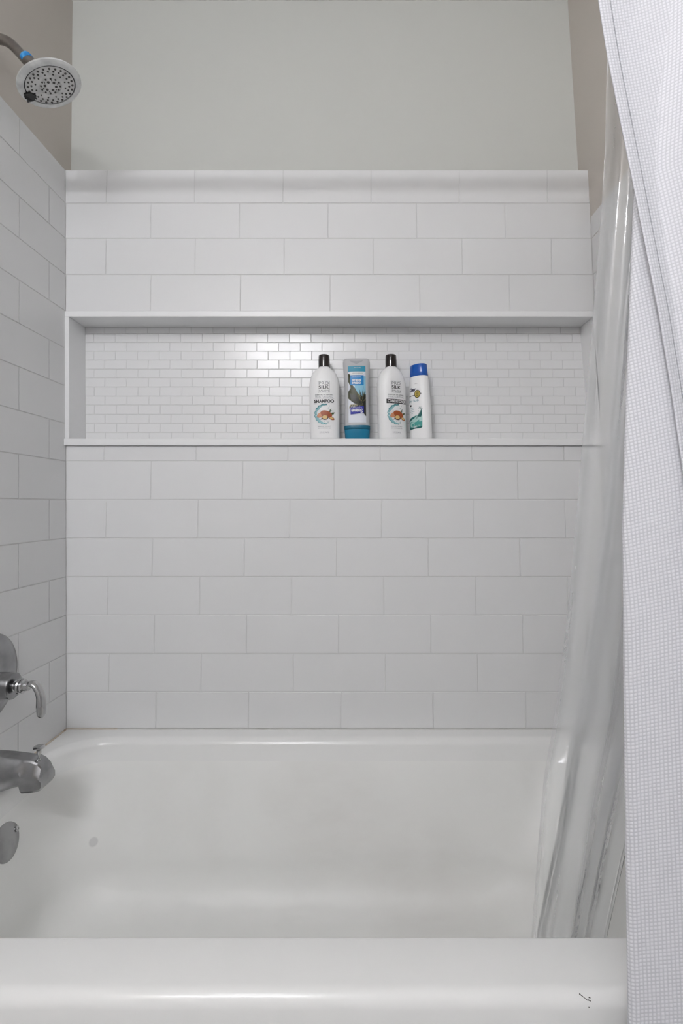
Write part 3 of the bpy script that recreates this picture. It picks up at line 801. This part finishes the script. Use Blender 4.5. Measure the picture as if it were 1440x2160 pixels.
YB = 0.036
def base_at(px, yb=YB):
    p = at(px, 924, yb); return (p.x, yb, ZN0 + 0.0002)
def pump_bottle(name, label, px, rot, title, dark):
    b = thing(name, label, 'bottle', base_at(px), 'tall white hair care bottles with dark caps')
    b.rotation_euler = (0, math.radians(-0.9), rot)
    tab = [(0, 0.0390, 0.0240), (0.003, 0.0415, 0.0265), (0.008, 0.0425, 0.0275), (0.150, 0.0435, 0.0280), (0.165, 0.0425, 0.0275), (0.178, 0.0400, 0.0265),
           (0.190, 0.0350, 0.0245), (0.199, 0.0285, 0.0215), (0.205, 0.0215, 0.0185), (0.2085, 0.0165, 0.0160), (0.212, 0.0150, 0.0150)]
    rg = [superell(a, d, 2.35, z) for z, a, d in tab]
    vs, fs = rings_mesh(rg)
    root = b; body = finish(mesh('bottle_body', vs, fs, M['bottle_white'], b, True), 50)
    cp = [(0.211, 0.0160), (0.2115, 0.0166), (0.228, 0.0164), (0.2445, 0.0158), (0.2465, 0.0150), (0.2475, 0.0135)]
    vs, fs = rings_mesh([superell(r, r, 2.0, z, 32) for z, r in cp])
    cap = finish(mesh('cap', vs, fs, M['cap_black'], b, True), 50)
    W = Wrap(tab, 2.35); b = body
    # square logo
    x0, x1, z0, z1 = -0.0165, 0.0165, 0.133, 0.166
    lw = 0.0007
    for (xa, xb, za, zb) in ((x0, x1, z1 - lw, z1), (x0, x1, z0, z0 + lw), (x0, x0 + lw, z0, z1), (x1 - lw, x1, z0, z1)):
        print_grid('logo_line', W, xa, xb, za, zb, M['ink_grey'], b, 1, 8, 6)
    print_text('logo_print', W, 'PRO', 0, 0.1592, 0.0125, M['ink_grey'], b, width=0.028)
    print_text('logo_print', W, 'SILK', 0, 0.1480, 0.0125, M['ink'], b, width=0.029, bold=0.0002)
    print_text('logo_print', W, 'SALON', 0, 0.1378, 0.0075, M['ink_grey'], b, width=0.028, bold=0.0001)
    print_text('small_print', W, 'ESSENTIAL OIL INFUSED', 0, 0.1265, 0.0042, M['ink_grey'], b, width=0.050, bold=0.0001)
    print_text('small_print', W, 'MOISTURIZING', 0, 0.1205, 0.0076, M['ink_pale'], b, width=0.050)
    if dark:
        print_grid('title_band', W, -0.0295, 0.0345, 0.1020, 0.1145, M['ink'], b, 1)
        print_text('title_print', W, title, 0.0025, 0.1082, 0.0118, M['ink_white'], b, width=0.058, bold=0.0004)
    else:
        print_text('title_print', W, title, 0, 0.1082, 0.0128, M['ink'], b, width=0.056, bold=0.0005)
        for z in (0.1155, 0.1010): print_grid('title_line', W, -0.0295, 0.0295, z - 0.0002, z + 0.0002, M['ink_grey'], b, 1, 14, 1)
    # artwork: ring of splashing liquid round split nuts
    zc_ = 0.0715
    out = []
    for k in range(27):
        t = math.radians(75 + 210 * k / 26); r = 0.0285 + 0.0012 * math.sin(k * 2.3); out.append((0.0015 + r * math.cos(t), zc_ + r * math.sin(t)))
    inn = []
    for k in range(27):
        t = math.radians(75 + 210 * k / 26); r = 0.0285 - 0.0095 * math.sin(math.pi * (k + 0.5) / 27) ** 0.8 + 0.0010 * math.sin(k * 3.1); inn.append((0.0015 + r * math.cos(t), zc_ + r * math.sin(t)))
    def band(nm, A, B, mm, layer):
        n_ = len(A); vs = [W.pt(x, z, LAYER * layer) for x, z in A] + [W.pt(x, z, LAYER * layer) for x, z in B]
        return mesh(nm, vs, [(i, i + 1, n_ + i + 1, n_ + i) for i in range(n_ - 1)], mm, b, True)
    band('artwork_splash', out, inn, M['splash'], 1)
    band('artwork_splash', [(x * 1.02 - 0.0001, zc_ + (z - zc_) * 1.02) for x, z in out], [(x * 0.98, zc_ + (z - zc_) * 0.975) for x, z in out], M['splash_dark'], 2)
    band('artwork_splash', out[:10], [(x * 0.93, zc_ + (z - zc_) * 0.90) for x, z in out[:10]], M['splash_dark'], 2)
    rr_ = random.Random(3)
    for k in range(9):
        t = math.radians(rr_.uniform(5, 80)); r = rr_.uniform(0.021, 0.030)
        print_poly('artwork_drop', W, ell(r * math.cos(t) * 0.9, zc_ + r * math.sin(t), 0.0012, 0.0006, t), M['splash_dark'], b, 2, 1)
    for k in range(7):
        t = math.radians(rr_.uniform(250, 310)); r = rr_.uniform(0.021, 0.028)
        print_poly('artwork_drop', W, ell(r * math.cos(t), zc_ + r * math.sin(t), 0.0016, 0.0006, t), M['splash_dark'], b, 2, 1)
    print_poly('artwork_nut', W, ell(-0.012, zc_ + 0.003, 0.0085, 0.0095, 0.4), M['ink_white'], b, 3, 2)
    print_poly('artwork_nut', W, ell(-0.008, zc_ - 0.001, 0.0135, 0.0070, 0.5), M['nut_light'], b, 4, 3)
    print_poly('artwork_nut', W, ell(0.006, zc_ + 0.000, 0.0170, 0.0095, -0.35), M['nut'], b, 5, 3)
    print_poly('artwork_leaf', W, [(0.018, zc_ - 0.002), (0.022, zc_ + 0.004), (0.030, zc_ + 0.005), (0.026, zc_ - 0.001)], M['leaf'], b, 4, 2)
    print_poly('artwork_leaf', W, [(0.014, zc_ + 0.005), (0.016, zc_ + 0.012), (0.019, zc_ + 0.015), (0.018, zc_ + 0.006)], M['leaf'], b, 4, 2)
    print_poly('artwork_nut', W, ell(0.002, zc_ - 0.0095, 0.0098, 0.0068), M['nut_dark'], b, 6, 2)
    print_poly('artwork_nut', W, ell(0.002, zc_ - 0.0085, 0.0078, 0.0052), M['kernel'], b, 7, 2)
    print_poly('artwork_nut', W, ell(0.0215, zc_ - 0.0125, 0.0075, 0.0042, -0.35), M['nut'], b, 6, 2)
    print_poly('artwork_nut', W, ell(0.0210, zc_ - 0.0118, 0.0058, 0.0029, -0.35), M['kernel'], b, 7, 2)
    print_poly('artwork_leaf', W, [(-0.006, zc_ - 0.010), (-0.012, zc_ - 0.016), (-0.008, zc_ - 0.015)], M['nut_dark'], b, 5, 1)
    print_text('small_print', W, 'ARGAN OIL + COCONUT', 0, 0.0365, 0.0042, M['ink_grey'], b, width=0.036)
    print_text('small_print', W, 'AND VITAMIN RICH OILS', 0, 0.0315, 0.0042, M['ink_grey'], b, width=0.036)
    print_text('small_print', W, '32 FL OZ (946 ML)', 0, 0.0195, 0.0062, M['ink_pale'], b, width=0.027)
    return root
pump_bottle('shampoo_bottle', 'white shampoo bottle with dark cap, black SHAMPOO lettering facing forward', 685.5, 0.0, 'SHAMPOO', False)
pump_bottle('conditioner_bottle', 'white bottle with dark cap, CONDITIONER in a black band, turned right', 827, math.radians(26), 'CONDITIONER', True)

# squeeze bottle standing on its teal cap
sb = thing('squeeze_bottle', 'frosted upside-down squeeze bottle with palm label on a teal cap', 'bottle', base_at(753.5))
sb.rotation_euler = (0, math.radians(-0.7), 0)
tabc = [(0, 0.0330, 0.0190), (0.002, 0.0345, 0.0205), (0.030, 0.0368, 0.0222), (0.0405, 0.0374, 0.0226), (0.0412, 0.0370, 0.0222)]
vs, fs = rings_mesh([superell(a, d, 2.5, z) for z, a, d in tabc if z <= 0.031])
sc_ = finish(mesh('flip_cap', vs, fs, M['cap_teal'], sb, True), 50)
vs, fs = rings_mesh([superell(a, d, 2.5, z) for z, a, d in ((0.0305, 0.0366, 0.0220), (0.0312, 0.0370, 0.0224), (0.0400, 0.0375, 0.0227), (0.0412, 0.0370, 0.0222))])
finish(mesh('cap_collar', vs, fs, M['cap_teal_dark'], sc_, True), 50)
tabb = [(0.0405, 0.0365, 0.0220), (0.060, 0.0366, 0.0222), (0.100, 0.0352, 0.0215), (0.150, 0.0352, 0.0205), (0.190, 0.0372, 0.0170), (0.215, 0.0385, 0.0135), (0.226, 0.0385, 0.0105),
        (0.232, 0.0372, 0.0085), (0.2360, 0.0345, 0.0060), (0.2375, 0.0310, 0.0030)]
vs, fs = rings_mesh([superell(a, d, 2.5, z) for z, a, d in tabb])
sbody = finish(mesh('bottle_body', vs, fs, M['bottle_frost'], sb, True), 50)
WS = Wrap(tabb, 2.5); sb = sbody
print_poly('crimp_notch', WS, [(-0.020, 0.2300), (0.020, 0.2300), (0.014, 0.2245), (0.000, 0.2185), (-0.014, 0.2245)], M['ink_pale'], sb, 1, 3)
lx0, lx1, lz0, lz1 = -0.0245, 0.0255, 0.0485, 0.2125
lab = print_grid('label', WS, lx0, lx1, lz0, lz1, M['label_white'], sb, 2, 16, 30)
print_grid('label_band', WS, lx0, lx1, 0.196, lz1, M['label_cyan'], sb, 3, 16, 4)
print_grid('label_sky', WS, -0.006, lx1, 0.112, 0.182, M['label_sky'], sb, 3, 10, 14)
print_poly('label_pill', WS, ell(0.000, 0.1905, 0.0215, 0.0052), M['ink_white'], sb, 6, 3)
print_text('label_print', WS, 'conditioner', 0.002, 0.1905, 0.0062, M['ink_grey'], sb, 7, width=0.032, flip=True)
print_grid('label_panel', WS, -0.0185, 0.0200, 0.1555, 0.1850, M['label_blue'], sb, 5, 12, 8)
print_text('label_print', WS, 'TROPICAL COCONUT', 0, 0.1800, 0.0040, M['ink_white'], sb, 6, width=0.027, flip=True)
print_text('label_print', WS, 'BREEZE', 0, 0.1705, 0.0080, M['ink_white'], sb, 6, width=0.026, flip=True, bold=0.0004)
print_text('label_print', WS, 'OCEAN', 0, 0.1625, 0.0080, M['ink_white'], sb, 6, width=0.024, flip=True, bold=0.0004)
print_text('label_print', WS, 'FOR ALL HAIR', 0.003, 0.2075, 0.0050, M['ink_white'], sb, 6, width=0.020, flip=True)
rp = random.Random(11)
print_poly('label_palm', WS, [(lx0, 0.190), (lx0, 0.118), (-0.014, 0.108), (0.006, 0.100), (0.014, 0.108), (0.004, 0.130), (-0.004, 0.146), (-0.012, 0.156), (-0.0185, 0.170), (-0.0195, 0.188)], M['palm_mid'], sb, 4, 5)
print_poly('label_palm', WS, [(-0.020, 0.132), (-0.004, 0.128), (0.012, 0.106), (0.006, 0.096), (-0.010, 0.105), (-0.018, 0.118)], M['palm_dark'], sb, 5, 4)
print_poly('label_palm', WS, [(0.012, 0.120), (lx1, 0.130), (lx1, 0.066), (0.018, 0.076), (0.012, 0.090), (0.008, 0.100)], M['palm_dark'], sb, 5, 4)
for k in range(26):
    a = math.radians(rp.uniform(40, 235)); r = rp.uniform(0.018, 0.036); cx_, cz2 = 0.014 + rp.uniform(-0.004, 0.004), 0.104 + rp.uniform(-0.006, 0.006)
    ex, ez = cx_ + r * math.cos(a), cz2 + r * math.sin(a) * 1.25
    ex = max(lx0 + 0.0005, min(lx1 - 0.0005, ex)); ez = max(0.075, min(0.158, ez))
    print_poly('label_frond', WS, stroke([(cx_, cz2), ((cx_ + ex) / 2, (cz2 + ez) / 2 + 0.003), (ex, ez)], rp.uniform(0.0018, 0.0036)), M[rp.choice(['palm_dark', 'palm_mid', 'palm_light', 'palm_dark'])], sb, 6 + k % 3, 2)
for k in range(8):
    x_ = -0.022 + 0.003 * k
    print_poly('label_frond', WS, stroke([(x_ + 0.004, 0.100), (x_ + 0.001, 0.093), (x_ - 0.002 if x_ > -0.020 else x_, 0.088 + 0.002 * (k % 2))], 0.0026), M['palm_mid' if k % 2 else 'palm_light'], sb, 7, 2)
print_poly('label_logo_panel', WS, [(-0.0185, 0.092), (0.000, 0.0935), (0.0195, 0.0955), (0.0195, 0.0765), (0.006, 0.0745), (-0.0185, 0.0715)], M['label_navy'], sb, 10, 5)
print_text('label_logo', WS, 'Suave', 0.0005, 0.0820, 0.0155, M['ink_white'], sb, 12, width=0.033, flip=True, bold=0.0004, shear=0.15)
print_text('label_logo', WS, 'ESSENTIALS', 0.001, 0.0905, 0.0040, M['ink_white'], sb, 12, width=0.025, flip=True)

# white bottle with glossy blue cap, turned to the left
bb = thing('blue_cap_bottle', 'white scalp shampoo bottle with a glossy blue cap, rightmost in the niche', 'bottle', base_at(888))
bb.rotation_euler = (0, math.radians(-2.2), math.radians(-42))
tab4 = [(0, 0.0310, 0.0200), (0.003, 0.0335, 0.0222), (0.008, 0.0345, 0.0230), (0.100, 0.0335, 0.0225), (0.160, 0.0310, 0.0212), (0.182, 0.0285, 0.0200), (0.1845, 0.0275, 0.0195)]
vs, fs = rings_mesh([superell(a, d, 2.2, z) for z, a, d in tab4])
bbody = finish(mesh('bottle_body', vs, fs, M['bottle_white'], bb, True), 50)
vs, fs = rings_mesh([superell(a, d, 2.2, z) for z, a, d in ((0.1838, 0.0270, 0.0190), (0.1850, 0.0282, 0.0198), (0.200, 0.0276, 0.0194), (0.2170, 0.0266, 0.0186), (0.2190, 0.0256, 0.0178), (0.2198, 0.0235, 0.0160))])
finish(mesh('cap', vs, fs, M['cap_blue'], bb, True), 50)
W4 = Wrap(tab4, 2.2); bb = bbody
print_text('small_print', W4, 'compare', 0.004, 0.1615, 0.0034, M['ink_grey'], bb, 2, width=0.010)
print_text('brand_print', W4, 'Clear', -0.009, 0.1450, 0.0150, M['navy_ink'], bb, 2, width=0.026, shear=0.2, bold=0.0005)
print_poly('medal', W4, ell(0.0075, 0.1310, 0.0098, 0.0118), M['ink'], bb, 2, 3)
print_poly('medal', W4, ell(0.0075, 0.1310, 0.0080, 0.0100), M['gold'], bb, 3, 3)
for k in range(4): print_grid('medal_print', W4, 0.0030, 0.0120, 0.1355 - 0.0032 * k, 0.1369 - 0.0032 * k, M['palm_dark'], bb, 4, 3, 1)
print_grid('medal_line', W4, -0.024, -0.001, 0.1275, 0.1292, M['ink'], bb, 1, 8, 1)
print_poly('medal_line', W4, [(0.0165, 0.1325), (0.0215, 0.1312), (0.0165, 0.1298)], M['ink'], bb, 1, 1)
print_text('scalp_print', W4, 'Dry Scalp', -0.0060, 0.1130, 0.0100, M['teal_ink'], bb, 2, width=0.036)
print_grid('small_block', W4, -0.021, -0.0145, 0.0975, 0.1025, M['ink'], bb, 1, 3, 2)
for k, t in enumerate(('conditions,', 'soothes', 'and relieves', 'itch')): print_text('small_print', W4, t, -0.0125, 0.0930 - 0.0052 * k, 0.0040, M['teal_ink'], bb, 1)
print_poly('wave_art', W4, [(-0.027, 0.060), (-0.020, 0.063), (-0.010, 0.068), (0.002, 0.070), (0.014, 0.076), (0.0195, 0.088), (0.0205, 0.060), (0.0195, 0.034), (0.015, 0.0315), (-0.022, 0.030), (-0.026, 0.034)], M['wave_light'], bb, 1, 5)
print_poly('wave_art', W4, [(-0.027, 0.060), (-0.018, 0.065), (-0.006, 0.067), (0.004, 0.069), (-0.004, 0.063), (-0.016, 0.058), (-0.0265, 0.053)], M['wave_dark'], bb, 3, 3)
print_poly('wave_art', W4, [(0.006, 0.066), (0.016, 0.076), (0.0195, 0.090), (0.0200, 0.070), (0.017, 0.064)], M['wave_dark'], bb, 3, 3)
print_poly('wave_art', W4, [(-0.0262, 0.050), (-0.016, 0.054), (-0.004, 0.050), (0.010, 0.056), (0.0200, 0.052), (0.0195, 0.034), (0.015, 0.0315), (-0.022, 0.030), (-0.0255, 0.034)], M['wave_mid'], bb, 2, 4)
print_poly('wave_art', W4, ell(-0.012, 0.044, 0.0085, 0.0072), M['wave_light'], bb, 4, 3)
print_poly('wave_art', W4, ell(-0.010, 0.043, 0.0055, 0.0046), M['wave_mid'], bb, 5, 2)
print_poly('wave_art', W4, [(-0.025, 0.037), (0.000, 0.0355), (0.019, 0.037), (0.0188, 0.034), (0.015, 0.0315), (-0.022, 0.030), (-0.0252, 0.033)], M['wave_dark'], bb, 4, 3)
print_text('wave_print', W4, '13.5 FL OZ', 0.004, 0.0395, 0.0034, M['ink_white'], bb, 6, width=0.022)
rw = random.Random(5)
for k in range(9): print_poly('wave_art', W4, ell(rw.uniform(0.010, 0.021), rw.uniform(0.070, 0.094), 0.0008, 0.0016, rw.uniform(-.5, .5), 8), M['wave_dark'], bb, 2, 1)

# ------------------------------------------------------------------ vanity lamp behind the camera (its three globes show in the mosaic)
vl = thing('vanity_light', 'three-globe wall lamp above the vanity, facing the tub', 'lamp', (-0.55, YF, 2.19))
box_obj('lamp_bar', (-0.86, YF + 0.001, 2.15), (-0.24, YF + 0.03, 2.23), M['nickel'], vl, 0.006, True)
mb = emis('lit_frosted_globe', (250, 251, 255), BULB_STRENGTH)
for x in (-0.75, -0.55, -0.35):
    lathe('lamp_arm', (x, YF + 0.028, 2.19), (0, 1, 0), [(0, 0.02), (0.02, 0.02), (0.13, 0.012)], M['nickel'], vl, 16)
    g = [(0.028 * (1 - math.cos(math.pi * k / 12)), 0.028 * math.sin(math.pi * k / 12)) for k in range(13)]
    lathe('globe', (x, YF + 0.15, 2.19), (0, 1, 0), g, mb, vl, 20)
cl = thing('ceiling_fill_light', 'added flush round fill light on the bathroom ceiling behind the camera', 'lamp', (-0.45, -1.95, ZCEIL))  # added fill light to raise the ambient level, not a known lamp
lathe('fill_light_ring', (-0.45, -1.95, ZCEIL), (0, 0, -1), [(0, 0.21), (0.02, 0.21), (0.03, 0.20)], M['nickel'], cl, 32)
lathe('fill_light_diffuser', (-0.45, -1.95, ZCEIL - 0.028), (0, 0, -1), [(0, 0.20), (0.03, 0.185), (0.05, 0.14), (0.06, 0.07), (0.062, 0.001)], emis('fill_light_glow', (250, 250, 255), FILL_STRENGTH), cl, 32)
